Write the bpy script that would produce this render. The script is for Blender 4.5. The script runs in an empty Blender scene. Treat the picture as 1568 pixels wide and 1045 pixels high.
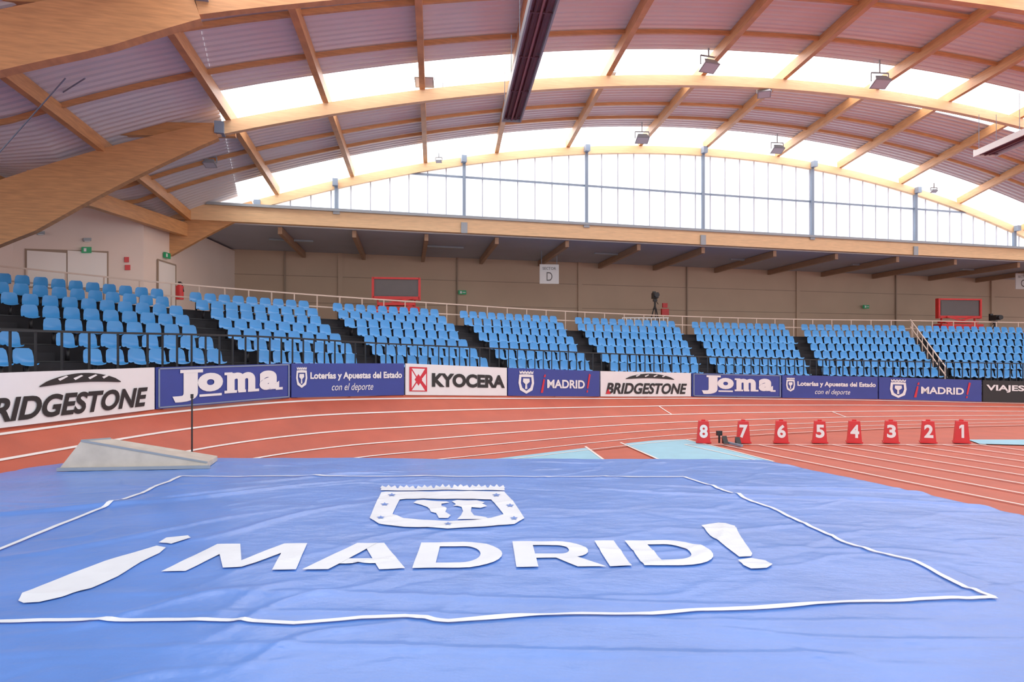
import bpy, bmesh, math, random
from mathutils import Vector, Matrix, noise
random.seed(7)
sc=bpy.context.scene
F=1045.3; CH=2.6; HZ=550.0
def P(px,py,d): return Vector(((px-784)/F*d, d, CH+(HZ-py)/F*d))
def G(px,py,z):
    d=(CH-z)*F/(py-HZ); return Vector(((px-784)/F*d,d,z))
# ---------------------------------------------------------------- materials
def srgb(r,g,b):
    f=lambda c:(c/255/12.92) if c/255<=0.04045 else ((c/255+0.055)/1.055)**2.4
    return (f(r),f(g),f(b),1)
def mat(name,rgb,rough=0.6,var=0.08,scale=3.0,bump=0.0,bscale=20,metal=0,spec=0.5,stretch=None,emit=0):
    m=bpy.data.materials.new(name); m.use_nodes=True
    nt=m.node_tree; b=nt.nodes['Principled BSDF']
    c=srgb(*rgb)
    tc=nt.nodes.new('ShaderNodeTexCoord'); src=tc.outputs['Object']
    if stretch:
        mp=nt.nodes.new('ShaderNodeMapping'); mp.inputs['Scale'].default_value=stretch
        nt.links.new(src,mp.inputs['Vector']); src=mp.outputs['Vector']
    n=nt.nodes.new('ShaderNodeTexNoise'); n.inputs['Scale'].default_value=scale; n.inputs['Detail'].default_value=5
    nt.links.new(src,n.inputs['Vector'])
    r=nt.nodes.new('ShaderNodeValToRGB')
    r.color_ramp.elements[0].position=0.3; r.color_ramp.elements[1].position=0.7
    r.color_ramp.elements[0].color=(c[0]*(1-var),c[1]*(1-var),c[2]*(1-var),1)
    r.color_ramp.elements[1].color=(min(1,c[0]*(1+var)),min(1,c[1]*(1+var)),min(1,c[2]*(1+var)),1)
    nt.links.new(n.outputs['Fac'],r.inputs['Fac']); nt.links.new(r.outputs['Color'],b.inputs['Base Color'])
    b.inputs['Roughness'].default_value=rough; b.inputs['Metallic'].default_value=metal
    b.inputs['Specular IOR Level'].default_value=spec
    if bump:
        n2=nt.nodes.new('ShaderNodeTexNoise'); n2.inputs['Scale'].default_value=bscale; n2.inputs['Detail'].default_value=4
        nt.links.new(src,n2.inputs['Vector'])
        bp=nt.nodes.new('ShaderNodeBump'); bp.inputs['Strength'].default_value=bump; bp.inputs['Distance'].default_value=0.02
        nt.links.new(n2.outputs['Fac'],bp.inputs['Height']); nt.links.new(bp.outputs['Normal'],b.inputs['Normal'])
    if emit:
        nt.links.new(r.outputs['Color'],b.inputs['Emission Color']); b.inputs['Emission Strength'].default_value=emit
    return m
M_track=mat('track_rubber',(188,84,58),0.55,0.10,1.2,0.15,60)
M_line=mat('line_paint',(244,236,230),0.5,0.03)
M_cyan=mat('light_blue_rubber',(146,203,225),0.55,0.06,2)
M_mat=mat('blue_vinyl',(88,138,222),0.30,0.10,1.0,0.5,4,spec=0.7,stretch=(1,1.6,1))
M_matprint=mat('white_vinyl_print',(232,238,246),0.4,0.05,3)
M_black=mat('black_paint',(24,24,28),0.5,0.1)
M_tier=mat('dark_concrete',(34,33,38),0.8,0.15,2)
M_seat=mat('blue_seat_plastic',(62,150,222),0.28,0.06,1)
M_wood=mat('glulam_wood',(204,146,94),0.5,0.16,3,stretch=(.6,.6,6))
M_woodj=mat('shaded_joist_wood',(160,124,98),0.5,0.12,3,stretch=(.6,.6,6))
M_woodl=mat('pale_glulam',(236,194,146),0.5,0.10,3,stretch=(.6,.6,6))  # arch ribs: skylight overexposure painted in as paler wood; tie beam shares it
M_deck=mat('corrugated_deck',(222,219,222),0.5,0.04,0.6)
M_wall=mat('beige_panel',(198,170,146),0.8,0.05,0.5)
M_wallj=mat('panel_joint',(158,136,118),0.8,0.05,0.5)
M_white=mat('offwhite_plaster',(238,218,206),0.8,0.03,0.5)
M_door=mat('door_paint',(246,238,232),0.5,0.02,0.5)
M_grey=mat('grey_ceiling',(168,174,190),0.8,0.06,0.5)
M_steel=mat('blue_grey_steel',(128,146,168),0.45,0.05,1,metal=0.2)
M_fine=mat('pane_bar',(196,202,214),0.5,0.03)
M_rail=mat('pale_rail_paint',(226,200,182),0.45,0.04)
M_red=mat('red_plastic',(214,30,34),0.4,0.08)
M_redf=mat('red_steel',(205,34,32),0.45,0.08)
M_mar=mat('maroon_metal',(140,88,88),0.4,0.1)
M_mar2=mat('dark_maroon',(88,46,50),0.45,0.1)
M_screen=mat('dark_screen',(78,66,66),0.3,0.05)
M_bwhite=mat('banner_white',(240,240,240),0.5,0.02)
M_bblue=mat('banner_blue',(40,58,146),0.45,0.05)
M_bblack=mat('banner_black',(20,20,22),0.5,0.05)
M_bred=mat('banner_red',(210,28,48),0.5,0.03)
M_green=mat('exit_green',(20,130,80),0.5,0.05,emit=0.2)
M_plate=mat('weathered_plywood',(196,186,174),0.7,0.12,4)
M_lamp=mat('lamp_grey',(150,158,166),0.4,0.05)
M_glass=mat('translucent_panel',(232,236,242),0.5,0.01,1,emit=0.86)
M_sky=mat('skylight_polycarbonate',(255,255,255),0.5,0.004,1,emit=4.2)
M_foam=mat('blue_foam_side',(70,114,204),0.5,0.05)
# ---------------------------------------------------------------- mesh builder
class MB:
    def __init__(s): s.v=[];s.f=[];s.mi=[];s.mats=[]
    def m(s,mat):
        if mat not in s.mats: s.mats.append(mat)
        return s.mats.index(mat)
    def add(s,vs,fs,mat):
        o=len(s.v); k=s.m(mat); s.v+= [tuple(v) for v in vs]
        for f in fs: s.f.append([i+o for i in f]); s.mi.append(k)
    def quad(s,a,b,c,d,mat): s.add([a,b,c,d],[(0,1,2,3)],mat)
    def poly(s,pts,mat): s.add(pts,[tuple(range(len(pts)))],mat)
    def box(s,cen,size,mat,rot=0,tilt=0):
        c=Vector(cen); R=Matrix.Rotation(rot,3,'Z')@Matrix.Rotation(tilt,3,'X')
        vs=[c+R@Vector((sx*size[0]/2,sy*size[1]/2,sz*size[2]/2)) for sx in(-1,1) for sy in(-1,1) for sz in(-1,1)]
        s.add(vs,[(0,1,3,2),(4,6,7,5),(0,4,5,1),(2,3,7,6),(0,2,6,4),(1,5,7,3)],mat)
    def beam(s,p,q,w,h,mat,w2=None,h2=None):
        p=Vector(p);q=Vector(q);d=(q-p).normalized()
        up=Vector((0,0,1)) if abs(d.z)<0.95 else Vector((0,1,0))
        r=d.cross(up).normalized(); u=r.cross(d)
        w2=w2 or w;h2=h2 or h; vs=[]
        for (c,ww,hh) in ((p,w,h),(q,w2,h2)):
            for a,b in((-1,-1),(1,-1),(1,1),(-1,1)): vs.append(c+r*a*ww/2+u*b*hh/2)
        s.add(vs,[(3,2,1,0),(4,5,6,7),(0,1,5,4),(1,2,6,5),(2,3,7,6),(3,0,4,7)],mat)
    def sweep(s,pts,ws,hs,mat,latdir=None):
        vs=[];n=len(pts)
        for i,p in enumerate(pts):
            a=pts[max(0,i-1)];b=pts[min(n-1,i+1)];d=(b-a).normalized()
            r=latdir if latdir else d.cross(Vector((0,0,1))).normalized()
            u=r.cross(d).normalized()
            if u.z<0:u=-u
            for x,y in((-1,-1),(1,-1),(1,1),(-1,1)): vs.append(p+r*x*ws[i]/2+u*y*hs[i]/2)
        fs=[(0,1,2,3),((n-1)*4+3,(n-1)*4+2,(n-1)*4+1,(n-1)*4)]
        for i in range(n-1):
            for k in range(4):
                a=i*4+k;b=i*4+(k+1)%4; fs.append((a,b,b+4,a+4))
        s.add(vs,fs,mat)
    def cyl(s,p,q,r,mat,n=10,r2=None):
        p=Vector(p);q=Vector(q);d=(q-p).normalized();r2=r if r2 is None else r2
        up=Vector((0,0,1)) if abs(d.z)<0.9 else Vector((1,0,0))
        a=d.cross(up).normalized();b=a.cross(d);vs=[]
        for c,rr in((p,r),(q,r2)):
            for i in range(n):
                t=2*math.pi*i/n; vs.append(c+a*math.cos(t)*rr+b*math.sin(t)*rr)
        fs=[(i,(i+1)%n,n+(i+1)%n,n+i) for i in range(n)]+[tuple(range(n)),tuple(range(2*n-1,n-1,-1))]
        s.add(vs,fs,mat)
    def make(s,name,smooth=False,fixn=True):
        me=bpy.data.meshes.new(name); me.from_pydata(s.v,[],s.f)
        for m in s.mats: me.materials.append(m)
        me.polygons.foreach_set('material_index',s.mi)
        if smooth: me.polygons.foreach_set('use_smooth',[True]*len(s.f))
        me.update()
        ob=bpy.data.objects.new(name,me); sc.collection.objects.link(ob); return ob
# ---------------------------------------------------------------- text
_tc={}
def text2d(st,shear=0,off=0.02):
    k=(st,shear,off)
    if k in _tc: return _tc[k]
    cu=bpy.data.curves.new('t','FONT'); cu.body=st; cu.shear=shear; cu.offset=off; cu.resolution_u=5
    ob=bpy.data.objects.new('t',cu); sc.collection.objects.link(ob)
    dg=bpy.context.evaluated_depsgraph_get(); dg.update()
    me=bpy.data.meshes.new_from_object(ob.evaluated_get(dg))
    vs=[(v.co.x,v.co.y) for v in me.vertices]; fs=[tuple(p.vertices) for p in me.polygons]
    bpy.data.objects.remove(ob); bpy.data.curves.remove(cu)
    x0=min(v[0] for v in vs);x1=max(v[0] for v in vs);y0=min(v[1] for v in vs);y1=max(v[1] for v in vs)
    vs=[((x-x0)/(x1-x0),(y-y0)/(y1-y0)) for x,y in vs]
    bpy.data.meshes.remove(me)
    _tc[k]=(vs,fs); return _tc[k]
def puttext(mb,st,mapf,u0,u1,v0,v1,mat,shear=0,off=0.02):
    vs,fs=text2d(st,shear,off)
    mb.add([mapf(u0+(u1-u0)*x,v0+(v1-v0)*y) for x,y in vs],fs,mat)
def catmull(pts,n=8):
    out=[]
    for i in range(len(pts)-1):
        p0=pts[max(0,i-1)];p1=pts[i];p2=pts[i+1];p3=pts[min(len(pts)-1,i+2)]
        for k in range(n):
            t=k/n
            out.append(0.5*((2*p1)+(p2-p0)*t+(2*p0-5*p1+4*p2-p3)*t*t+(3*p1-p0-3*p2+p3)*t**3))
    out.append(pts[-1].copy()); return out
# ================================================================ FLOOR & TRACK
mb=MB(); mb.quad((-40,-12,0),(60,-12,0),(60,70,0),(-40,70,0),M_track); mb.make('floor')
bn=[(-90,573,668,11),(236,562,628,15.8),(444,556,610,19),(619,556,606,21.3),(776,563,607,23.9),(918,568,608,26.4),(1058,571,608,28.3),(1196,574,610,29.9),(1344,577,612,31.1),(1503,582,616,32.0),(1660,586,619,32.6)]
Tn=[P(a,t,d) for a,t,b,d in bn]; Bn=[P(a,b,d) for a,t,b,d in bn]
outer=[Vector((-8.6,-3,1.0)),Vector((-9.4,2,1.2)),Vector((-9.6,7,1.3))]+[b.copy() for b in Bn]+[Vector((34,33.5,0.35)),Vector((44,33.8,0.2))]
oc=catmull(outer,8)
inn=[]
for i,p in enumerate(oc):
    a=oc[max(0,i-1)];b=oc[min(len(oc)-1,i+1)];t=(b-a);t.z=0;t.normalize()
    n=Vector((t.y,-t.x,0)); q=p+n*5.2; q.z=0.0; inn.append(q)
def bank(i,f,off=0):
    p=inn[i].lerp(oc[i],f); p.z=0.012+(oc[i].z)*(f**2.2)+off; return p
mb=MB(); NF=14; fr=[-0.0+k/NF for k in range(NF+1)]
vs=[bank(i,f) for i in range(len(oc)) for f in fr]; w=NF+1
mb.add(vs,[(i*w+k,i*w+k+1,(i+1)*w+k+1,(i+1)*w+k) for i in range(len(oc)-1) for k in range(NF)],M_track)
for f in (0.03,0.20,0.36,0.52,0.68,0.84,0.965):
    hw=0.03/5.2
    for i in range(len(oc)-1):
        mb.quad(bank(i,f-hw,.016),bank(i,f+hw,.016),bank(i+1,f+hw,.016),bank(i+1,f-hw,.016),M_line)
for i in range(len(oc)-1):
    a,b=bank(i,1),bank(i+1,1); mb.quad(a,b,Vector((b.x,b.y,0)),Vector((a.x,a.y,0)),M_black)
def tick(i,f0,f1,w=.06):
    a=bank(i,f0,.015);b=bank(i,f1,.015); d=(oc[i+1]-oc[i]);d.normalize()
    d=Vector((d.x,d.y,0))*w
    m=8
    for k in range(m):
        p=bank(i,f0+(f1-f0)*k/m,.018);q=bank(i,f0+(f1-f0)*(k+1)/m,.018)
        mb.quad(p,q,q+d,p+d,M_line)
tick(68,.68,.84);tick(82,.52,.68);tick(98,.68,.84)
mb.make('banked_running_track',smooth=False)
mb=MB()
def gp(l,z): return [G(x,y,z) for x,y in l]
mb.poly(gp([(600,712),(690,698),(780,690),(893,681.5),(960,730),(600,735)],.022),M_cyan)
mb.poly(gp([(950,676.5),(1050,673),(1120,690),(1180,706),(1250,735),(1080,735)],.022),M_cyan)
mb.poly(gp([(1482,673.5),(1620,673.5),(1620,683),(1500,680)],.03),M_cyan)
def ribbon(mb,pts,w,mat,closed=False):
    n=len(pts)
    for i in range(n-1):
        a,b=pts[i],pts[i+1];d=(b-a);d.z=0;d.normalize();r=Vector((d.y,-d.x,0))*w/2
        mb.quad(a-r,b-r,b+r,a+r,mat)
ribbon(mb,gp([(893,681.5),(960,730)],.03),.07,M_line)
ribbon(mb,gp([(948,677),(1080,735)],.03),.07,M_line)
ribbon(mb,gp([(1050,673),(1120,690),(1185,707)],.03),.07,M_line)
u=Vector((0.306,-0.952,0)); v=Vector((0.952,0.306,0))
for k in range(9):
    a=G(1048+56.3*k,681,.03)
    b=a+u*24
    ribbon(mb,[a,b],.06,M_line)
ribbon(mb,[G(1048,681,.032),G(1510,681,.032)],.07,M_line)
mb.make('floor_lane_markings')
# ================================================================ LANDING MAT
rid=[]
for k in range(190):
    x=random.uniform(-8,6.5);y=random.uniform(1.5,12);a=random.choice([random.gauss(0.7,.35),random.gauss(0.6,.3),random.gauss(-0.4,.3),random.gauss(0.1,.25)])
    rid.append((x,y,math.cos(a),math.sin(a),random.uniform(.25,1.2),random.uniform(.035,.075),random.choice((-.6,1,1))*random.uniform(.004,.013)))
for x,y,a,l,w_,am in ((4.2,8.7,-.25,2.2,.08,.035),(4.6,9.3,-.2,2.2,.09,.03),(4.5,3.9,-1.2,1.6,.08,.03),(5.2,3.6,-1.1,1.3,.07,.03),(-4.0,9.0,.55,1.8,.08,.03),(-5.4,8.2,.6,2,.08,.03),(-4.7,8.8,.6,1.6,.07,.025),(-2.6,7.6,.9,1.2,.07,.02),(-3.9,6.9,.8,1.4,.08,.024),(0,4.2,.02,3.2,.05,.018),(-1.6,5.0,.9,.7,.05,.018),(-3,10.4,.4,1.5,.08,.018),(0,5.1,-.03,3.5,.06,.016),(-2.2,3.7,.5,.8,.05,.018),(-1.2,4.4,.7,.6,.05,.018),(1,3.4,-.1,1.4,.05,.016),(-2.5,5.0,.6,.8,.05,.018),(2.5,4.4,-.15,1.5,.05,.016),(0,4.75,0,3.6,.045,.014)):
    rid.append((x,y,math.cos(a),math.sin(a),l,w_,am))
def hmat(x,y):
    z=0.8+0.014*noise.noise(Vector((x*.5,y*.5,3)))+0.007*noise.noise(Vector((x*1.6+y*.6,y*1.5,7)))+0.003*noise.noise(Vector((x*5,y*4,1)))
    for (a,b,c,s,l,w_,am) in rid:
        dx=x-a;dy=y-b
        if abs(dx)>3*l or abs(dy)>3*l: continue
        q=(-dx*s+dy*c)
        if abs(q)>.4: continue
        p=(dx*c+dy*s)/l
        q+=0.1*math.sin(p*3+a)
        q/=w_
        if p*p<7 and q*q<9: z+=am*math.exp(-p*p-q*q)
    return z
Rp=[(0.9,7.3),(3,7.2),(5.5,6.7),(7.9,5.97),(10,5.35),(12.6,4.5)]
Fp=[(-8.3,10.8),(-7.66,12.06),(-5.4,12.54),(4.57,12.3),(9,12.2)]
def pl(t,x):
    if x<=t[0][0]:return t[0][1]
    for (a,b),(c,d) in zip(t,t[1:]):
        if x<=c:return b+(d-b)*(x-a)/(c-a)
    return t[-1][1]
NX,NY=380,320
vs=[];
for j in range(NY+1):
    t=j/NY;yn=.9+t*11.5
    for i in range(NX+1):
        x=-8.3+(pl(Rp,yn)+8.3)*i/NX; y=.9+t*(pl(Fp,x)-.9)
        e=min(i,NX-i,j,NY-j); dz={0:-.05,1:-.022,2:-.006}.get(e,0)
        vs.append((x,y,hmat(x,y)+dz))
W=NX+1
fs=[(j*W+i,j*W+i+1,(j+1)*W+i+1,(j+1)*W+i) for j in range(NY) for i in range(NX)]
mb=MB(); mb.add(vs,fs,M_mat)
bd=[i for i in range(W)]+[j*W+NX for j in range(1,NY+1)]+[NY*W+i for i in range(NX-1,-1,-1)]+[j*W for j in range(NY-1,0,-1)]
sv=[];
for b in bd: sv+= [vs[b],(vs[b][0],vs[b][1],0.0)]
n=len(bd); mb.add(sv,[(2*i,2*i+1,(2*((i+1)%n))+1,2*((i+1)%n)) for i in range(n)],M_foam)
mat_ob=mb.make('landing_mat',smooth=True)
pr=MB()
lay=[0]
def drape(vs2,fs,step=.05,off=.012,m=None):
    lay[0]+=1; off+=.0006*(lay[0]%5)
    bm=bmesh.new(); bv=[bm.verts.new((x,y,0)) for x,y in vs2]
    for f in fs:
        try: bm.faces.new([bv[i] for i in f])
        except ValueError: pass
    xs=[p[0] for p in vs2];ys=[p[1] for p in vs2]
    for ax,lo,hi in((0,min(xs),max(xs)),(1,min(ys),max(ys))):
        k=math.ceil(lo/step)
        while k*step<hi:
            co=[0,0,0];co[ax]=k*step;no=[0,0,0];no[ax]=1
            bmesh.ops.bisect_plane(bm,geom=bm.verts[:]+bm.edges[:]+bm.faces[:],plane_co=co,plane_no=no,dist=1e-5)
            k+=1
    bmesh.ops.triangulate(bm,faces=bm.faces[:])
    bm.verts.ensure_lookup_table(); bm.verts.index_update()
    V=[(q.co.x,q.co.y,hmat(q.co.x,q.co.y)+off) for q in bm.verts]; Fc=[]
    for f in bm.faces:
        ids=[q.index for q in f.verts]
        if f.normal.z<0: ids.reverse()
        Fc.append(ids)
    bm.free(); pr.add(V,Fc,m or M_matprint)
def dpoly(pts,off=.012,m=None): drape(pts,[tuple(range(len(pts)))],off=off,m=m)
def gxy(l): return [tuple(G(x,y,.8)[:2]) for x,y in l]
def drib(pts,w):
    pts=[Vector((p[0],p[1])) for p in pts]; L=[];R=[]
    n=len(pts)
    for i,p in enumerate(pts):
        a=pts[max(0,i-1)];b=pts[min(n-1,i+1)];d=(b-a).normalized();r=Vector((d.y,-d.x))*w/2
        L.append(tuple(p-r));R.append(tuple(p+r))
    vs=L+R; drape(vs,[(i,i+1,n+i+1,n+i) for i in range(n-1)],step=.06)
def wig(pts,amp=.02,n=10):
    out=[]
    for (a,b) in zip(pts,pts[1:]):
        for k in range(n):
            t=k/n;x=a[0]+(b[0]-a[0])*t;y=a[1]+(b[1]-a[1])*t
            out.append((x+amp*noise.noise(Vector((x*1.8,y*1.8,5))),y+amp*noise.noise(Vector((x*1.8,y*1.8,9)))))
    out.append(pts[-1]); return out
drib(wig(gxy([(-420,965),(0,955),(220,952),(340,954),(450,957),(560,948),(620,947),(690,952),(860,946),(1000,944),(1130,936),(1280,929),(1400,921),(1525,918)]),.04),.055)
drib(wig(gxy([(1525,918),(1480,903),(1400,862),(1290,832),(1185,780),(1120,757),(1048,731)]),.04),.05)
drib(wig(gxy([(1048,731),(600,731),(278,731)]),.03),.045)
drib(wig(gxy([(278,731),(0,843),(-200,925)]),.03),.055)
O=Vector((-2.95,5.74));ca,sa=math.cos(math.radians(2.3)),math.sin(math.radians(2.3))
def T(x,y): return (O.x+x*ca-y*sa,O.y+x*sa+y*ca)
H=.84
def L(polys):
    for p in polys: dpoly([T(a,b) for a,b in p])
L([[(0,0),(.2,0),(.36,H),(.14,H)],[(.14,H),(.36,H),(.64,.08),(.48,.08)],[(.48,.08),(.64,.08),(1.0,H),(.78,H)],[(.92,0),(1.12,0),(1.0,H),(.80,H)]])
L([[(1.17,0),(1.39,0),(1.67,H),(1.48,H)],[(1.82,0),(2.04,0),(1.74,H),(1.54,H)],[(1.36,.18),(1.86,.18),(1.80,.33),(1.42,.33)]])
def Dl(x0,wd):
    s=.19; L([[(x0,0),(x0+s,0),(x0+s,H),(x0,H)]])
    out=[(x0+s,0)];inn_=[(x0+s,.15)]
    n=14;cx=x0+wd-.38
    for k in range(n+1):
        a=-math.pi/2+math.pi*k/n
        out.append((cx+.38*math.cos(a),H/2+H/2*math.sin(a))); inn_.append((cx+.18*math.cos(a),H/2+(H/2-.15)*math.sin(a)))
    out.append((x0+s,H));inn_.append((x0+s,H-.15))
    m=len(out); vs=[T(*p) for p in out+inn_]; drape(vs,[(i,i+1,m+i+1,m+i) for i in range(m-1)])
Dl(2.10,.78)
x0=2.99;s=.19
L([[(x0,0),(x0+s,0),(x0+s,H),(x0,H)],[(x0+.33,.33),(x0+.55,.33),(x0+.78,0),(x0+.53,0)]])
out=[(x0+s,.26)];inn_=[(x0+s,.40)];cx=x0+.42
for k in range(13):
    a=-math.pi/2+math.pi*k/12
    out.append((cx+.28*math.cos(a),.55+.29*math.sin(a)));inn_.append((cx+.10*math.cos(a),.55+.15*math.sin(a)))
out.append((x0+s,H));inn_.append((x0+s,H-.14)); m=len(out)
drape([T(*p) for p in out+inn_],[(i,i+1,m+i+1,m+i) for i in range(m-1)])
L([[(3.80,0),(3.99,0),(3.99,H),(3.80,H)]])
Dl(4.10,.72)
dpoly(gxy([(28,922),(34,911),(60,900),(110,880),(160,862),(205,849),(240,839),(254,841),(244,850),(215,864),(180,885),(140,903),(95,917),(60,925),(36,926)]))
dpoly(gxy([(243,833),(255,826),(288,823),(292,827),(280,831),(262,836)]))
dpoly(gxy([(1074,806),(1100,802),(1125,807),(1135,825),(1152,850),(1150,854),(1132,855),(1110,838),(1088,822)]))
dpoly(gxy([(1130,860),(1150,857),(1172,861),(1183,869),(1174,874),(1150,874),(1138,868)]))
# crest
oo=[(584,756),(592,755),(640,754),(690,754),(740,754),(772,755),(786,770),(803,795),(788,804),(740,808),(685,811),(620,808),(580,804),(566,795),(576,772)]
ii=[(612,767),(622,766),(650,766),(690,766),(725,766),(752,767),(760,776),(771,790),(752,795),(725,798),(688,800),(650,798),(618,795),(601,789),(607,777)]
a=gxy(oo)+gxy(ii);m=len(oo); drape(a,[(i,(i+1)%m,m+(i+1)%m,m+i) for i in range(m)])
dpoly(gxy([(583,752.8),(678,751.4),(773,752.8),(772,748.8),(584,748.8)]))
for k in range(7):
    x=582+k*27.6; dpoly(gxy([(x,749.2),(x+3,744.6),(x+9,747.6),(x+13,743.6),(x+17,747.6),(x+23,744.6),(x+26,749.2)]))
def star(px,py,rx=7,ry=2.8):
    pts=[]
    for k in range(10):
        t=math.pi/2+k*math.pi/5; r=1 if k%2==0 else .45
        pts.append((px+rx*r*math.cos(t),py-ry*r*math.sin(t)))
    dpoly(gxy(pts),.02,M_mat)
for p in((600,760.5),(760,760.5),(589,775),(781,777),(583,795),(787,796),(686,805)): star(*p)
# bear leaning on a strawberry tree
dpoly(gxy([(633,772),(638,768.5),(650,768),(668,769.5),(684,770),(688,771.8),(676,773.5),(676,777),(684,781),(682,786),(690,791),(686,795),(672,795),(668,788),(660,786),(655,779),(645,775.5)]))
dpoly(gxy([(692,770),(700,767.8),(716,768.6),(730,768),(742,771),(738,774),(746,777),(736,780),(722,779),(721,785),(726,791),(744,793.5),(748,796),(700,797),(706,791),(709,785),(707,779),(694,777),(698,774)]))
po=pr.make('printed_markings'); po.parent=mat_ob
# wedge
mb=MB()
b=[G(104,718,.84),G(318,714,.84),G(333,703,.84),G(112,704,.84)]
r1=b[0]+Vector((.12,.15,.43));r2=b[0]+Vector((.42,.45,.43))
e1=b[1]+Vector((-.03,.05,.05));e2=b[2]+Vector((0,0,.05))
v8=[b[0],b[1],b[2],b[3],r1,e1,e2,r2]
for q in v8[:4]: q.z=.81
mb.add(v8,[(0,1,5,4),(1,2,6,5),(2,3,7,6),(3,0,4,7),(4,5,6,7),(3,2,1,0)],M_plate)
bl=b[0]+Vector((-.16,.0,0)); mb.add([bl,b[0],r1,bl+Vector((.05,.2,.02))],[(0,1,2),(0,2,3)],M_plate)
mb.beam(b[0]+Vector((-.15,-.03,.02)),b[1]+Vector((.05,-.03,.02)),.05,.05,M_lamp)
mb.beam(r1,e1,.03,.03,M_lamp); mb.beam(r1,r2,.03,.03,M_lamp)
mb.make('pole_vault_box_cover')
mb=MB(); q=Vector(((294-784)/F*13.2,13.2,0))
mb.cyl(q,q+Vector((0,0,1.84)),.017,M_black,8); mb.cyl(q+Vector((0,0,1.84)),q+Vector((0,0,1.92)),.03,M_black,8)
mb.box(q+Vector((0,0,.03)),(.5,.4,.06),M_black); mb.make('marker_post')
# ================================================================ LANE MARKERS
for k,(x,nm) in enumerate(zip((1077,1138,1196,1255,1308,1364,1421,1472),'87654321')):
    c=G(x,678,.035); mb=MB(); wb,wt,h=.40,.30,.66
    vs=[]
    for z,w_ in((0,wb),(h,wt)):
        for sx,sy in((-1,-1),(1,-1),(1,1),(-1,1)): vs.append((sx*w_/2,sy*w_/2,z))
    mb.add(vs,[(0,1,5,4),(1,2,6,5),(2,3,7,6),(3,0,4,7),(4,5,6,7)],M_red)
    mb.box((0,0,.02),(wb+.05,wb+.05,.04),M_red)
    mb.beam((-.06,0,h+.02),(.06,0,h+.02),.03,.05,M_red)
    sl=(wb-wt)/2/h
    def mf(u_,v_): return (u_-.5, -(wb/2-sl*v_)-.006, v_) 
    if nm=='1':
        for q in([(.485,.16),(.55,.16),(.55,.56),(.485,.56)],[(.43,.43),(.485,.48),(.485,.56),(.43,.51)]): mb.poly([mf(*p) for p in q],M_bwhite)
    else: puttext(mb,nm,mf,.38,.62,.16,.56,M_bwhite,0,.035)
    ob=mb.make('lane_number_box'); ob.location=c; ob.rotation_euler=(0,0,math.atan2(-c.x,c.y)*.8)
mb=MB(); c=G(1122,682,.04)
mb.beam(c+Vector((-.1,.5,.04)),c+Vector((.1,-.5,.04)),.08,.06,M_steel)
for t,s_ in((.2,-.09),(-.1,.09)):
    p=c+Vector((-.1*t*2+s_*1.3,t,.02)); mb.add([p+Vector(a) for a in((-.07,-.1,0),(.07,-.1,0),(.07,.12,0),(-.07,.12,0),(-.07,.1,.22),(.07,.1,.22))],[(0,1,5,4),(2,3,4,5),(0,4,3),(1,2,5),(0,3,2,1)],M_black)
mb.beam(c+Vector((-.25,.5,.25)),c+Vector((-.25,.5,.0)),.05,.05,M_black); mb.box(c+Vector((-.25,.5,.3)),(.16,.12,.14),M_black)
mb.make('starting_block')
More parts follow.
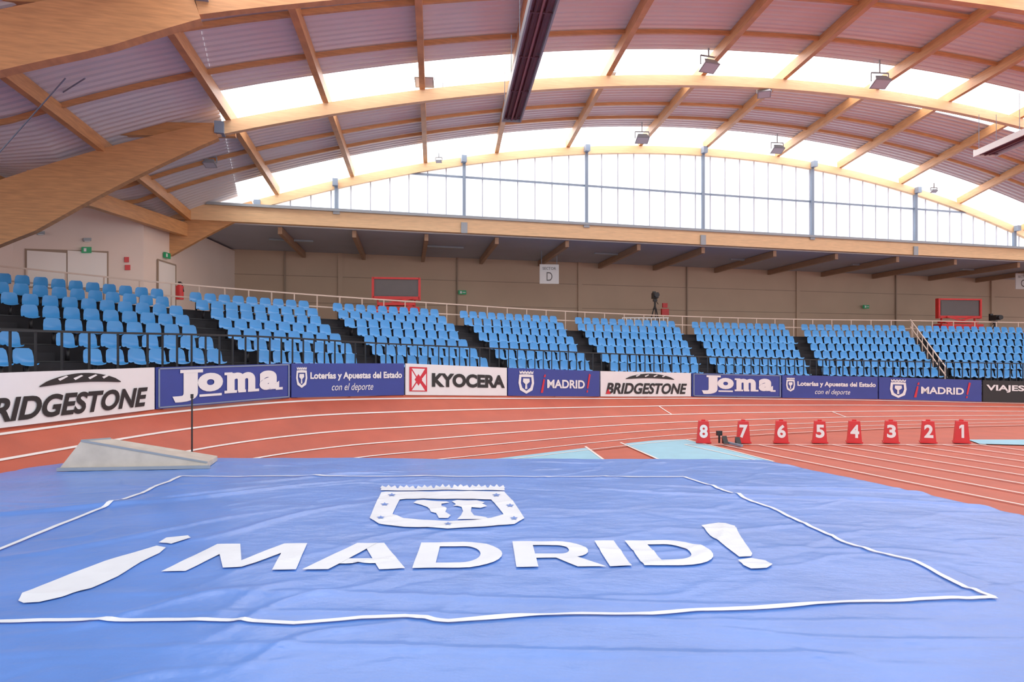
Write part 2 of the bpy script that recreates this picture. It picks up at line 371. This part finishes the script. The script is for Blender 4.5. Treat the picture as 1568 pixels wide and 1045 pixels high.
# ================================================================ BANNERS
def crest(mb,mf,u0,u1,v0,v1,mat):
    f=lambda a,b_:mf(u0+(u1-u0)*a,v0+(v1-v0)*b_)
    o=[(.05,.8),(.5,.82),(.95,.8),(1,.45),(.9,.15),(.5,0),(.1,.15),(0,.45)];i=[(.18,.7),(.5,.7),(.82,.7),(.85,.45),(.76,.25),(.5,.12),(.24,.25),(.15,.45)]
    mb.add([f(*p) for p in o+i],[(k,(k+1)%8,8+(k+1)%8,8+k) for k in range(8)],mat)
    for k in range(5):
        x=.08+k*.18; mb.poly([f(x,.84),(f(x+.14,.84)),f(x+.16,.97),f(x+.07,.9),f(x-.02,.97)],mat)
    mb.poly([f(.42,.2),f(.56,.2),f(.54,.4),f(.72,.5),f(.7,.64),f(.3,.64),f(.28,.5),f(.44,.4)],mat)
def banner(i,kind):
    T0,T1,B0,B1=Tn[i],Tn[i+1],Bn[i],Bn[i+1]
    d=(T1-T0);d.z=0;d.normalize();n=Vector((d.y,-d.x,0))
    def mf(u_,v_,o=.02):
        uu=u_*.985+.0075
        return B0.lerp(B1,uu).lerp(T0.lerp(T1,uu),v_*.97+.015)+n*(o+.04)
    mb=MB(); base={'w':M_bwhite,'b':M_bblue,'k':M_bblack}
    bm_={'bs':'w','jo':'b','lo':'b','ky':'w','ma':'b','vi':'k'}[kind]
    Q=[mf(0,0,0),mf(1,0,0),mf(1,1,0),mf(0,1,0)];R=[q-n*.05 for q in Q]
    mb.add(Q+R,[(0,1,2,3),(7,6,5,4),(0,4,5,1),(1,5,6,2),(2,6,7,3),(3,7,4,0)],base[bm_])
    for uu in(.05,.5,.95):
        p=mf(uu,.9,-.08);q=mf(uu,0,-.08); mb.beam(p,q,.04,.04,M_black); q2=q-n*.5; mb.beam(p,q2,.03,.03,M_black)
    if kind=='bs':
        puttext(mb,'BRIDGESTONE',mf,.05 if i else .085,.95,.10,.55,M_bblack,.25,.035)
        mb.poly([mf(a,b_,.026) for a,b_ in((.045 if i else .08,.1),(.10 if i else .12,.1),(.075 if i else .10,.3))],M_bred)
        a0,a1=(.26,.80) if i else (.36,.78)
        N=14; up=[];lo=[]
        for k in range(N+1):
            t=k/N; up.append(mf(a0+(a1-a0)*t,.72+.22*math.sin(math.pi*t)**.7)); lo.append(mf(a0+(a1-a0)*t,.70+.05*math.sin(math.pi*t)))
        mb.add(up+lo,[(k,k+1,N+2+k,N+1+k) for k in range(N)],M_bblack)
        for t in(.2,.38,.56,.74):
            x=a0+(a1-a0)*t; mb.poly([mf(x,.84,.024),mf(x+.01,.80,.024),mf(x+.05,.88,.024),mf(x+.04,.9,.024)],M_bwhite)
    if kind=='jo':
        puttext(mb,'J',mf,.10,.27,.12,.92,M_bwhite,0,.05); puttext(mb,'o',mf,.27,.45,.34,.82,M_bwhite,0,.06)
        puttext(mb,'m',mf,.48,.70,.30,.80,M_bwhite,0,.055); puttext(mb,'a',mf,.735,.90,.28,.82,M_bwhite,0,.055)
        for (x0_,x1_,y0_,y1_) in((.15,.305,.84,.92),(.46,.555,.26,.33),(.565,.625,.26,.33),(.64,.73,.26,.33),(.46,.52,.74,.81),(.87,.93,.26,.33),(.28,.44,.22,.28)):
            mb.quad(mf(x0_,y0_,.024),mf(x1_,y0_,.024),mf(x1_,y1_,.024),mf(x0_,y1_,.024),M_bwhite)
        for q in(((.01,.02),(.99,.02),(.99,.05),(.01,.05)),((.01,.95),(.99,.95),(.99,.98),(.01,.98)),((.01,.02),(.02,.02),(.02,.98),(.01,.98)),((.98,.02),(.99,.02),(.99,.98),(.98,.98))):
            mb.poly([mf(*p,.022) for p in q],M_steel)
    if kind=='lo':
        crest(mb,mf,.035,.125,.28,.92,M_bwhite)
        puttext(mb,'Loterías y Apuestas del Estado',mf,.15,.975,.48,.74,M_bwhite,0,.035)
        puttext(mb,'con el deporte',mf,.33,.70,.12,.40,M_bwhite,.3,.0)
    if kind=='ky':
        mb.quad(mf(.03,.12),mf(.19,.12),mf(.19,.9),mf(.03,.9),M_bred)
        for q in([(.11,.51),(.17,.85),(.05,.85)],[(.10,.5),(.05,.78),(.05,.22)],[(.11,.47),(.17,.15),(.05,.15)],[(.135,.5),(.18,.7),(.18,.3)]):
            mb.poly([mf(*p,.024) for p in q],M_bwhite)
        mb.poly([mf(*p,.027) for p in((.075,.5),(.11,.68),(.145,.5),(.11,.3))],M_bred)
        puttext(mb,'KYOCERA',mf,.235,.975,.27,.73,M_bblack,0,.05)
    if kind=='ma':
        crest(mb,mf,.10,.26,.08,.95,M_bwhite)
        puttext(mb,'MADRID',mf,.40,.82,.30,.62,M_bwhite,0,.03)
        mb.poly([mf(*p) for p in((.33,.12),(.355,.12),(.375,.62),(.36,.64))],M_bred); mb.poly([mf(*p) for p in((.362,.7),(.38,.7),(.385,.8),(.37,.8))],M_bred)
        mb.poly([mf(*p) for p in((.845,.32),(.86,.3),(.89,.85),(.87,.88))],M_bred); mb.poly([mf(*p) for p in((.84,.15),(.855,.15),(.86,.24),(.845,.24))],M_bred)
    if kind=='vi':
        puttext(mb,'VIAJES',mf,.03,.40,.45,.8,M_bwhite,0,.03); puttext(mb,'EL CORTE',mf,.45,.95,.45,.8,M_bwhite,0,.03)
    mb.make('advertising_banner')
for i,k in enumerate(('bs','jo','lo','ky','ma','bs','jo','lo','ma','vi')): banner(i,k)
# ================================================================ STANDS
pairs=[((-600,385,15.5),(-380,545,11.8)),((-350,400,19),(-150,545,14.3)),((-62,418,23),(95,545,17)),((270,450,26.5),(370,545,20.5)),((492,467,29.5),(572,551,24)),((690,479,33),(762,556,27.3)),((870,489,36.5),(922,561,30)),((1048,496,39),(1088,565,32)),((1218,500,41),(1252,568,34)),((1400,502,42),(1450,571,35.5)),((1600,505,43.3),(1680,574,37)),((1820,505,44.5),(1930,575,38.5))]
DZ=Vector((0,0,.2))
Bk=[P(*a)-DZ for a,b in pairs]; Fk=[P(*b)-DZ*.8 for a,b in pairs]
NR=7
SUB=6
Bc=catmull(Bk,SUB);Fc=catmull(Fk,SUB)
def rp(i,k): return Fc[i].lerp(Bc[i],k/(NR-1))
mb=MB(); n=len(Bc)
for k in range(NR):
    for i in range(n-1):
        za=rp(i,k).z-.45; zb=rp(i+1,k).z-.45
        f0=-1.2 if k==0 else k-.55; f1=k+.45
        a=rp(i,f0);b=rp(i+1,f0);c=rp(i+1,f1);d=rp(i,f1)
        a.z=d.z=za;b.z=c.z=zb; mb.quad(a,b,c,d,M_tier)
        zl0=0 if k==0 else rp(i,k-1).z-.45; zl1=0 if k==0 else rp(i+1,k-1).z-.45
        mb.quad(Vector((a.x,a.y,zl0)),Vector((b.x,b.y,zl1)),b,a,M_tier if k else M_black)
        if k: mb.beam(a,b,.03,.03,M_black)
for j in range(1,len(pairs)-1):
    i=j*SUB
    for k in range(NR-1):
        p=rp(i,k+.25);z0=rp(i,k).z-.45;z1=rp(i,k+1).z-.45
        t=(Fc[min(n-1,i+1)]-Fc[i-1]);ang=math.atan2(t.y,t.x)
        mb.box((p.x,p.y,(z0+(z0+z1)/2)/2),(.8,.38,(z1-z0)/2),M_tier,ang)
mb.make('grandstand_tiers')
prof=[(-.23,-.05,.18),(-.21,-.01,.205),(-.06,-.03,.22),(.10,-.01,.22),(.17,.05,.22),(.20,.19,.22),(.235,.33,.20),(.245,.385,.14)]
sv=[];NS=5
for (y,z,w_) in prof:
    for k in range(NS):
        t=k/(NS-1)*2-1
        cup=.035*t*t
        sv.append((t*w_, y-(cup if z>.04 else 0), z+(cup if z<=.04 else 0)))
sf=[(j*NS+k,j*NS+k+1,(j+1)*NS+k+1,(j+1)*NS+k) for j in range(len(prof)-1) for k in range(NS-1)]
mb=MB();cnt=0
for j in range(len(pairs)-1):
    for k in range(NR):
        pts=[rp(i,k) for i in range(j*SUB,(j+1)*SUB+1)]
        seg=[(pts[i+1]-pts[i]).length for i in range(SUB)];tot=sum(seg)
        m=.42; N=int(round((tot-2*m)/.53))
        if N<1: continue
        m=(tot-N*.53)/2
        for s_ in range(N):
            L_=m+(s_+.5)*.53; i=0
            while i<SUB-1 and L_>seg[i]: L_-=seg[i];i+=1
            p=pts[i].lerp(pts[i+1],L_/seg[i]); t=(pts[i+1]-pts[i]);t.z=0;t.normalize()
            bk=Vector((-t.y,t.x,0))
            p=p-Vector((0,0,.04))
            mb.add([p+t*x+bk*y+Vector((0,0,z)) for x,y,z in sv],sf,M_seat); cnt+=1
            mb.box(p+Vector((0,0,-.22)),(.06,.2,.36),M_black,math.atan2(t.y,t.x))
mb.make('stadium_seats',smooth=True)
def railing(name,pts,h,mat,th,rails,bal=0,gaps=False):
    mb=MB()
    for i in range(len(pts)-1):
        a,b=pts[i],pts[i+1]
        for r in rails: mb.beam(a+Vector((0,0,h*r)),b+Vector((0,0,h*r)),th,th,mat)
        L_=(b-a).length; nb=max(1,int(L_/bal)) if bal else 1
        for k in range(nb): 
            p=a.lerp(b,k/nb); mb.beam(p,p+Vector((0,0,h)),th*.8,th*.8,mat)
    return mb.make(name)
fp=[rp(i,-1.1)-Vector((0,0,0)) for i in range(n)]
for i,p in enumerate(fp): p.z=rp(i,0).z-.45
railing('front_railing',fp,1.15,M_black,.05,(1.0,.12),.36)
bp=[rp(i,6.6) for i in range(n)]
for i,p in enumerate(bp): p.z=rp(i,6).z-.45
railing('rear_handrail',bp,1.12,M_rail,.055,(1.0,.55),1.5)
mb=MB(); i=9*SUB
for r in(.95,.5): mb.beam(rp(i,6.5)+Vector((-.1,0,r-.45)),rp(i,-.3)+Vector((-.1,0,r-.45)),.045,.045,M_rail)
for k in range(7): p=rp(i,k)+Vector((-.1,0,-.45)); mb.beam(p,p+Vector((0,0,.95)),.04,.04,M_rail)
mb.make('stair_handrail')
# ================================================================ GALLERY / WALLS
CS=.27
def cp(c,x,z): return Vector((x,c+CS*x,z))
mb=MB()
for i in range(n-1):
    a,b=rp(i,6.45),rp(i+1,6.45); a.z=rp(i,6).z-.45;b.z=rp(i+1,6).z-.45
    a2=cp(44.5,a.x-2.5,a.z);b2=cp(44.5,b.x-2.5,b.z)
    mb.quad(a,b,b2,a2,M_wallj)
mb.make('gallery_floor')
ZC=9.05
mb=MB()
mb.box((15,44.65+CS*15,ZC/2),(86,.3,ZC),M_wall,math.atan(CS))
def wx(px,c): r=(px-784)/F; return r*c/(1-CS*r)
for px in(436,521,700,888,1052,1222,1372,1520,1660):
    x=wx(px,44.4); mb.box(cp(44.42,x,6.6),(.09 if px not in(521,888,1222,1520) else .28,.1,4.9),M_wallj if px not in(521,888,1222,1520) else M_wall,math.atan(CS))
for z in(6.0,7.6): mb.beam(cp(44.47,-18,z),cp(44.47,50,z),.05,.03,M_wallj)
mb.make('wall_back')
mb=MB()
q=[cp(36.2,-27,ZC),cp(36.2,50,ZC),cp(44.9,50,ZC),cp(44.9,-27,ZC)]
mb.add(q+[p+Vector((0,0,.2)) for p in q],[(0,3,2,1),(4,5,6,7),(0,1,5,4)],M_grey)
X1=[-19,-15,-11.3,-7.9,-4.4,-.8,3.0,7.1,11,15.6,19.8,24.2,28.6,33.7,38.2]
X2=[-17.3,-13.4,-9.7,-6.6,-3.3,0,3.8,7.85,11.6,16.2,20.1,24.2,28.4,32.8,37.2]
mb.make('ceiling_gallery')
mb=MB()
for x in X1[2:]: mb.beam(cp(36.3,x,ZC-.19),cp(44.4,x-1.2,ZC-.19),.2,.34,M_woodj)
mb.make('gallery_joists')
mb=MB()
for x in(-13,-5,5,14,23,32):
    a=cp(40,x,ZC-.06); mb.beam(a,a+Vector((2.2,2.2*CS,0)),.2,.1,M_lamp)
mb.make('gallery_lights')
mb=MB()
A0=Vector((-24.5,24.3,0));A1=Vector((-19.0,26.0,0));A2=Vector((-15.65,29.0,0));A3=Vector((-16.3,40.3,0))
zb,zt=3.5,8.95
for a,b in((A0,A1),(A1,A2),(A2,A3)):
    mb.add([a+Vector((0,0,zb)),b+Vector((0,0,zb)),b+Vector((0,0,zt)),a+Vector((0,0,zt))],[(0,1,2,3)],M_white)
mb.poly([A0+Vector((0,0,zt)),A1+Vector((0,0,zt)),A2+Vector((0,0,zt)),A3+Vector((0,0,zt)),Vector((-26,40,zt))],M_white)
mb.make('wall_left')
dirA=(A2-A1).normalized(); nA=Vector((dirA.y,-dirA.x,0))
def wa(px,py,o=.03):
    r=(px-784)/F
    t=(r*A1.y-A1.x)/(dirA.x-r*dirA.y); p=A1+dirA*t; d=p.y
    return Vector((p.x,p.y,CH+(HZ-py)/F*d))+nA*o
def panel(mb,pts,o,mat):
    Q=[p+nA*o for p in pts]; mb.add(Q+list(pts),[(0,1,2,3),(0,4,5,1),(1,5,6,2),(2,6,7,3),(3,7,4,0)],mat)
mb=MB()
panel(mb,[wa(38,440,0),wa(166,446,0),wa(166,385,0),wa(38,381,0)],.04,M_wallj)
for x0_,x1_ in((41,101),(103,163)):
    panel(mb,[wa(x0_,439,.04),wa(x1_,442,.04),wa(x1_,388,.04),wa(x0_,384,.04)],.04,M_door)
mb.make('door_1')
mb=MB(); panel(mb,[wa(124,388,.1),wa(139,388,.1),wa(139,379,.1),wa(124,379,.1)],.06,M_green); panel(mb,[wa(127,386,.16),wa(131,386,.16),wa(131,381,.16),wa(127,381,.16)],.01,M_bwhite); mb.make('exit_sign')
mb=MB(); panel(mb,[wa(191,414,.02),wa(199,414,.02),wa(199,406,.02),wa(191,406,.02)],.05,M_red);panel(mb,[wa(190,402,.02),wa(197,402,.02),wa(197,394,.02),wa(190,394,.02)],.05,M_red);mb.make('fire_alarm_signs')
for x,y in((62,357),(133,367)):
    mb=MB(); panel(mb,[wa(x-6,y+2.5,.01),wa(x+6,y+2.5,.01),wa(x+6,y-2,.01),wa(x-6,y-2,.01)],.12,M_lamp); panel(mb,[wa(x-4,y+3.6,.01),wa(x+4,y+3.6,.01),wa(x+4,y+2.5,.01),wa(x-4,y+2.5,.01)],.09,M_bwhite); mb.make('emergency_wall_light')
def wb_(y,z,o=.05): t=(y-29)/11.3; return Vector((A2.x+(A3.x-A2.x)*t+o,y,z))
mb=MB(); a=[wb_(30.2,4.8),wb_(32.0,4.8),wb_(32.0,7.0),wb_(30.2,7.0)]; mb.add(a,[(0,1,2,3)],M_door)
for p,q in zip(a,a[1:]+a[:1]): mb.beam(p,q,.06,.06,M_wallj)
mb.make('door_2')
mb=MB(); p=wb_(31,7.3,.1); mb.box(p,(.08,.5,.25),M_green); mb.box(p+Vector((.045,-.1,0)),(.01,.12,.15),M_bwhite); mb.make('exit_sign')
mb=MB(); c=P(275,447,30.5)
mb.cyl(c+Vector((0,0,-.35)),c+Vector((0,0,.25)),.17,M_red,14); mb.cyl(c+Vector((0,0,.25)),c+Vector((0,0,.38)),.12,M_red,14,.05); mb.box(c+Vector((0,0,.42)),(.12,.08,.06),M_black); mb.cyl(c+Vector((.1,0,.4)),c+Vector((.2,-.02,0)),.02,M_black,6)
mb.make('fire_extinguisher')
# ================================================================ ROOF
def xc(c): return 12+(35.9-c)*.303
def za(c,x):
    u_=x-xc(c); Dv=133+(35.9-c)*2.7
    return 14.35-u_*u_/Dv-.009*max(0,abs(u_)-24)**2
ANG=math.atan(CS); LAT=Vector((-math.sin(ANG),math.cos(ANG),0))
def arch(c,name,m,thin,thick,x0u=-35,du=24.8,leg=None,tap=5.5):
    mb=MB()
    for (ua,ub,mm) in ((x0u,-du,leg or m),(-du,36,m)):
        pts=[];ws=[];hs=[]; N_=max(2,int((ub-ua)/.6))
        for k in range(N_+1):
            u_=ua+(ub-ua)*k/N_
            x=xc(c)+u_; z=za(c,x)
            t=min(1,max(0,(-u_-du)/tap)); t2=min(1,max(0,(u_-24.2)/4)); t=max(t,t2)
            h=thin+(thick-thin)*t
            if ua==x0u: h+=.12
            pts.append(cp(c,x,z+.22+.1*t-h/2)); ws.append(.24 if ua>x0u else .34); hs.append(h)
        mb.sweep(pts,ws,hs,mm,LAT)
    x=xc(c)-du+.15
    mb.box(cp(c-.05,x,za(c,x)-.0),(.3,.46,.4),M_steel,ANG)
    return mb.make(name)
arch(35.9,'roof_arch_beam',M_woodl,.40,1.5,leg=M_wood,du=24.3)
arch(26.0,'roof_arch_beam',M_woodl,.42,1.7,leg=M_wood,du=25.1)  # darker leg and paler rib paint in underside shade and skylight glare
arch(17.7,'roof_arch_beam',M_wood,.7,1.1,tap=2)
mb=MB()
for a,b in zip(X2,X1):
    pts=[];c=9.0
    while c<=36:
        x=b+(a-b)*(35.9-c)/9.9; z=max(za(c,x)+.44,8.7); pts.append(cp(c,x,z)); c+=1.5
    mb.sweep(pts,[.2]*len(pts),[.42]*len(pts),M_wood)
for c in(11.5,20.2,22.9,30.3,32.2):
    pts=[];u_=-36
    while u_<36: x=xc(c)+u_; pts.append(cp(c,x,max(za(c,x)+.6,8.8))); u_+=1.5
    mb.sweep(pts,[.1]*len(pts),[.14]*len(pts),M_wood,LAT)
mb.make('roof_purlins')
mb=MB()
def deck(c0,c1,u0,u1,nu):
    per=.32;rows=[];c=c0;pat=[(0,0),(.10,0),(.16,.06),(.26,.06)]
    while c<c1:
        for dc,dz in pat:
            if c+dc<=c1: rows.append((c+dc,dz))
        c+=per
    rows.append((c1,0))
    vs=[]
    for cc,dz in rows:
        for i in range(nu+1):
            x=xc(cc)+u0+(u1-u0)*i/nu; vs.append(cp(cc,x,max(za(cc,x)+.70,8.95)+dz))
    W_=nu+1
    mb.add(vs,[(j*W_+i,j*W_+i+1,(j+1)*W_+i+1,(j+1)*W_+i) for j in range(len(rows)-1) for i in range(nu)],M_deck)
SKY=((14.5,18.0),(24.6,28.0),(34.0,36.05))
for c0,c1 in((9,14.5),(18.0,24.6),(28.0,34.0)): deck(c0,c1,-25,25,36)
deck(9,36.2,-44,-25,12); deck(9,36.2,25,40,10)
mb.make('ceiling')
mb=MB()
for c0,c1 in SKY:
    vs=[];rows=4;nu=40
    for j in range(rows+1):
        cc=c0+(c1-c0)*j/rows
        for i in range(nu+1):
            x=xc(cc)-25+50*i/nu; vs.append(cp(cc,x,za(cc,x)+.72))
    mb.add(vs,[(j*(nu+1)+i,j*(nu+1)+i+1,(j+1)*(nu+1)+i+1,(j+1)*(nu+1)+i) for j in range(rows) for i in range(nu)],M_sky)
mb.make('window_2')
mb=MB(); c=36.05; N=80; x0_=-14.0;x1_=39
lo=[];up=[]
for k in range(N+1):
    x=x0_+(x1_-x0_)*k/N; lo.append(cp(c,x,9.6)); up.append(cp(c,x,max(9.62,za(35.9,x)+.75)))
mb.add(lo+up,[(k,k+1,N+2+k,N+1+k) for k in range(N)],M_glass)
x=-13.5
while x<38:
    zt_=za(35.9,x)+.1
    if zt_>9.9: mb.beam(cp(c-.06,x,9.7),cp(c-.06,x,zt_),.05,.05,M_fine)
    x+=.92
for px in(516,711,898,1076,1243,1401,1552):
    x=wx(px,35.9); mb.beam(cp(c-.22,x,9.5),cp(c-.22,x,za(35.9,x)+.1),.15,.2,M_steel)
    mb.box(cp(c-.5,x,za(35.9,x)+.05),(.26,.3,.34),M_steel,ANG)
for z,w_ in((12.0,.09),(9.98,.06)):
    xs=[k*.5-14 for k in range(106)]; xs=[x for x in xs if za(35.9,x)>z+.0]
    mb.beam(cp(c-.12,xs[0],z),cp(c-.12,xs[-1],z),.1,w_,M_steel)
mb.make('window_1')
mb=MB()
mb.beam(cp(35.75,-19,9.42),cp(35.75,50,9.42),.35,.72,M_woodl)
mb.beam(cp(35.6,-14.2,9.84),cp(35.6,46,9.84),.35,.12,M_lamp)
for px in(711,898,1076,1243,1401,516):
    x=wx(px,35.6); mb.box(cp(35.5,x,9.3 if px in(711,1076,1401) else 9.75),(.32,.06,.55 if px in(711,1076,1401) else .2),M_lamp,ANG)
mb.make('gable_tie_beam')
mb=MB()
for c in(17.7,26.0):
    mb.beam(cp(c+.3,-26,9.3),cp(c+.3,xc(c)-24.6,za(c,xc(c)-25)+.1),.24,.45,M_wood)
mb.beam(cp(26.2,-15.5,8.4),cp(35.8,-15.2,8.6),.3,.6,M_wood)
for p,q in(((-60,300,21),(100,120,17.5)),((20,190,22),(130,120,18))):
    mb.cyl(P(*p),P(*q),.02,M_steel,6)
mb.make('roof_side_braces')
def flood(px,py,d,s=1.0):
    c=P(px,py,d); mb=MB()
    mb.beam((0,0,.75*s),(0,0,.3*s),.05,.05,M_lamp); mb.beam((-.32*s,0,.3*s),(.32*s,0,.3*s),.05,.05,M_lamp)
    for sx in(-1,1): mb.beam((sx*.32*s,0,.3*s),(sx*.32*s,0,0),.04,.04,M_lamp)
    R=Matrix.Rotation(math.radians(-25),3,'X')
    vs=[R@Vector(v_)*s for v_ in((-.3,-.22,-.12),(.3,-.22,-.12),(.3,.22,-.12),(-.3,.22,-.12),(-.2,-.14,.14),(.2,-.14,.14),(.2,.14,.14),(-.2,.14,.14))]
    mb.add(vs,[(0,3,2,1),(4,5,6,7),(0,1,5,4),(1,2,6,5),(2,3,7,6),(3,0,4,7)],M_lamp)
    vs=[R@Vector(v_)*s for v_ in((-.26,-.18,-.125),(.26,-.18,-.125),(.26,.18,-.125),(-.26,.18,-.125))]
    mb.add(vs,[(0,3,2,1)],M_fine)
    ob=mb.make('floodlight'); ob.location=c; ob.rotation_euler=(0,0,random.uniform(-.5,.5))
for a in((650,122,25,1.15),(1085,100,26.5,1.15),(1347,125,28.5,1.2),(983,212,34,1.1),(1190,228,37,1.1),(1170,142,29,.9),(678,142,25.5,.5),(672,246,34,.5),(1430,292,41,.6),(938,112,27.5,.4),(322,250,27,.8)): flood(*a)
def heater(p,q,w_,m1,endm):
    p=Vector(p);q=Vector(q);d=(q-p).normalized();r=Vector((d.y,-d.x,0)); mb=MB()
    mb.beam(p,q,w_,.08,M_mar)
    for s_ in(-1,1): mb.beam(p+r*s_*w_/2-Vector((0,0,.08)),q+r*s_*w_/2-Vector((0,0,.08)),.05,.26,m1)
    for s_ in(-.22,.22): mb.cyl(p+r*s_*w_-Vector((0,0,.1)),q+r*s_*w_-Vector((0,0,.1)),.05,M_mar2,8)
    mb.beam(p-Vector((0,0,.11)),q-Vector((0,0,.11)),.05,.12,M_mar)
    L_=(q-p).length; k=0
    while k<=L_: 
        a=p+d*k; mb.beam(a-r*w_/2-Vector((0,0,.13)),a+r*w_/2-Vector((0,0,.13)),.05,.04,M_mar2)
        mb.cyl(a+r*w_*.4,a+r*w_*.4+Vector((0,0,1.6)),.012,M_steel,5); mb.cyl(a-r*w_*.4,a-r*w_*.4+Vector((0,0,1.6)),.012,M_steel,5); k+=2.4
    mb.beam(q-r*w_*.5-Vector((0,0,.05)),q+r*w_*.5-Vector((0,0,.05)),.06,.3,endm)
    mb.make('hanging_radiant_heater')
heater((1.15,11.5,11.0),(-.02,23.6,11.0),.62,M_lamp,M_lamp)
heater((20.9,18,11.75),(20.9,30.2,11.75),.95,M_bwhite,M_bwhite)
# ================================================================ GALLERY OBJECTS
def scoreboard(px,py0,py1,pw,d):
    c=P(px,(py0+py1)/2,d); h=(py1-py0)/F*d; w_=pw/F*d; mb=MB()
    mb.box((0,0,0),(w_,.25,h),M_screen); 
    for s_ in(-1,1):
        mb.beam((s_*w_/2,-.05,-h/2-.1),(s_*w_/2,-.05,h/2+.05),.12,.3,M_redf); mb.beam((-w_/2,-.05,s_*h/2),(w_/2,-.05,s_*h/2),.3,.16 if s_<0 else .1,M_redf)
    mb.box((0,-.14,0),(w_-.3,.02,h-.25),M_screen)
    zf=-h/2-.9
    for s_ in(-1,1):
        mb.beam((s_*w_*.35,-.3,-h/2),(-s_*w_*.35,-.3,-h/2-.45),.06,.09,M_redf)
        mb.beam((s_*w_*.4,0,-h/2-.0),(s_*w_*.4,0,zf),.08,.08,M_redf)
    mb.box((0,0,-h/2-.32),(w_*.8,.7,.14),M_redf); mb.box((0,0,-h/2-.62),(w_*1.0,.8,.3),M_redf)
    for sx in(-1,1):
        for sy in(-1,1): mb.cyl((sx*w_*.38-.05,sy*.3,zf),(sx*w_*.38+.05,sy*.3,zf),.14,M_black,10)
    ob=mb.make('mobile_scoreboard'); ob.location=c; ob.rotation_euler=(0,0,ANG*.5)
scoreboard(607,427,457,70,35.5); scoreboard(1467,459,486,70,45)
def sign(name,px,py,w_,h,c,st,small=None):
    x=wx(px,c); r=(py-HZ)/F; p=cp(c,x,0); z=CH-r*p.y; mb=MB()
    mb.box((0,0,0),(w_,.05,h),M_bwhite); mf=lambda a,b:( (a-.5)*w_,-.03,(b-.5)*h)
    puttext(mb,st,mf,.36,.66,.15,.6,M_screen,0,.0)
    if small: puttext(mb,small,mf,.15,.85,.72,.86,M_screen,0,.01)
    for s_ in(-1,1): mb.cyl((s_*w_*.4,0,h/2),(s_*w_*.4,0,ZC-z),.015,M_steel,5)
    ob=mb.make(name); ob.location=(p.x,p.y,z); ob.rotation_euler=(0,0,ANG*.4)
sign('hanging_sector_sign',841,420,1.15,1.15,40,'D','SECTOR'); sign('hanging_sector_sign',1566,431,1.15,1.15,40,'C','SECTOR')
for px,py in((708,448),(1326,470)):
    x=wx(px,44.2);p=cp(44.2,x,0); z=CH+(HZ-py)/F*p.y; mb=MB(); mb.box((0,0,0),(.5,.1,.25),M_green); mb.box((-.1,-.06,0),(.12,.02,.14),M_bwhite); mb.box((.1,-.06,0),(.18,.02,.05),M_bwhite)
    ob=mb.make('exit_sign'); ob.location=(p.x,p.y,z); ob.rotation_euler=(0,0,ANG)
def camt(px,py,d,fl):
    c=P(px,py,d); mb=MB()
    mb.box((0,0,0),(.3,.7,.34),M_black); mb.cyl((0,-.35,0),(0,-.6,0),.12,M_black,12,.15); mb.box((.02,.38,.2),(.18,.18,.18),M_black)
    mb.cyl((0,0,-.2),(0,0,-.7),.06,M_black,8); mb.box((0,0,-.28),(.22,.26,.14),M_black); mb.beam((.1,.2,-.3),(.35,.75,-.45),.03,.03,M_black)
    for k in range(3):
        t=k*2.094+.5; mb.cyl((0,0,-.5),(.45*math.cos(t),.45*math.sin(t),fl),.035,M_black,6)
        mb.cyl((.14*math.cos(t),.14*math.sin(t),-.8),(.14*math.cos(t+2.094),.14*math.sin(t+2.094),-.8),.02,M_black,5)
    ob=mb.make('broadcast_camera_tripod'); ob.location=c
camt(1003,453,41,-2.1); camt(1523,487,45,-1.4)
mb=MB(); 
for k in range(12): mb.beam(P(953+k*6.3,502,40.3),P(953+k*6.3,487,40.3),.05,.05,M_bwhite)
mb.beam(P(953,487,40.3),P(1024,487,40.3),.06,.06,M_bwhite);mb.beam(P(953,498,40.3),P(1024,498,40.3),.06,.06,M_bwhite); mb.make('white_barrier')
mb=MB(); c=P(1018,468,45.5); mb.box(c,(.35,.12,.3),M_red,ANG); mb.box(c+Vector((0,0,-.45)),(.5,.2,.45),M_red,ANG); mb.make('fire_hose_cabinet')
# ================================================================ WORLD & CAMERA
w=bpy.data.worlds.new('w'); sc.world=w; w.use_nodes=True
bg=w.node_tree.nodes['Background']; bg.inputs[0].default_value=(.94,.965,1,1); bg.inputs[1].default_value=1.4
cam=bpy.data.cameras.new('camera'); co=bpy.data.objects.new('camera',cam); sc.collection.objects.link(co)
cam.lens=24;cam.sensor_width=36;cam.shift_y=27.5/1568; co.location=(0,0,CH); co.rotation_euler=(math.pi/2,0,0); cam.clip_end=300
sc.camera=co
sc.view_settings.view_transform='Standard'
sc.view_settings.gamma=1.12
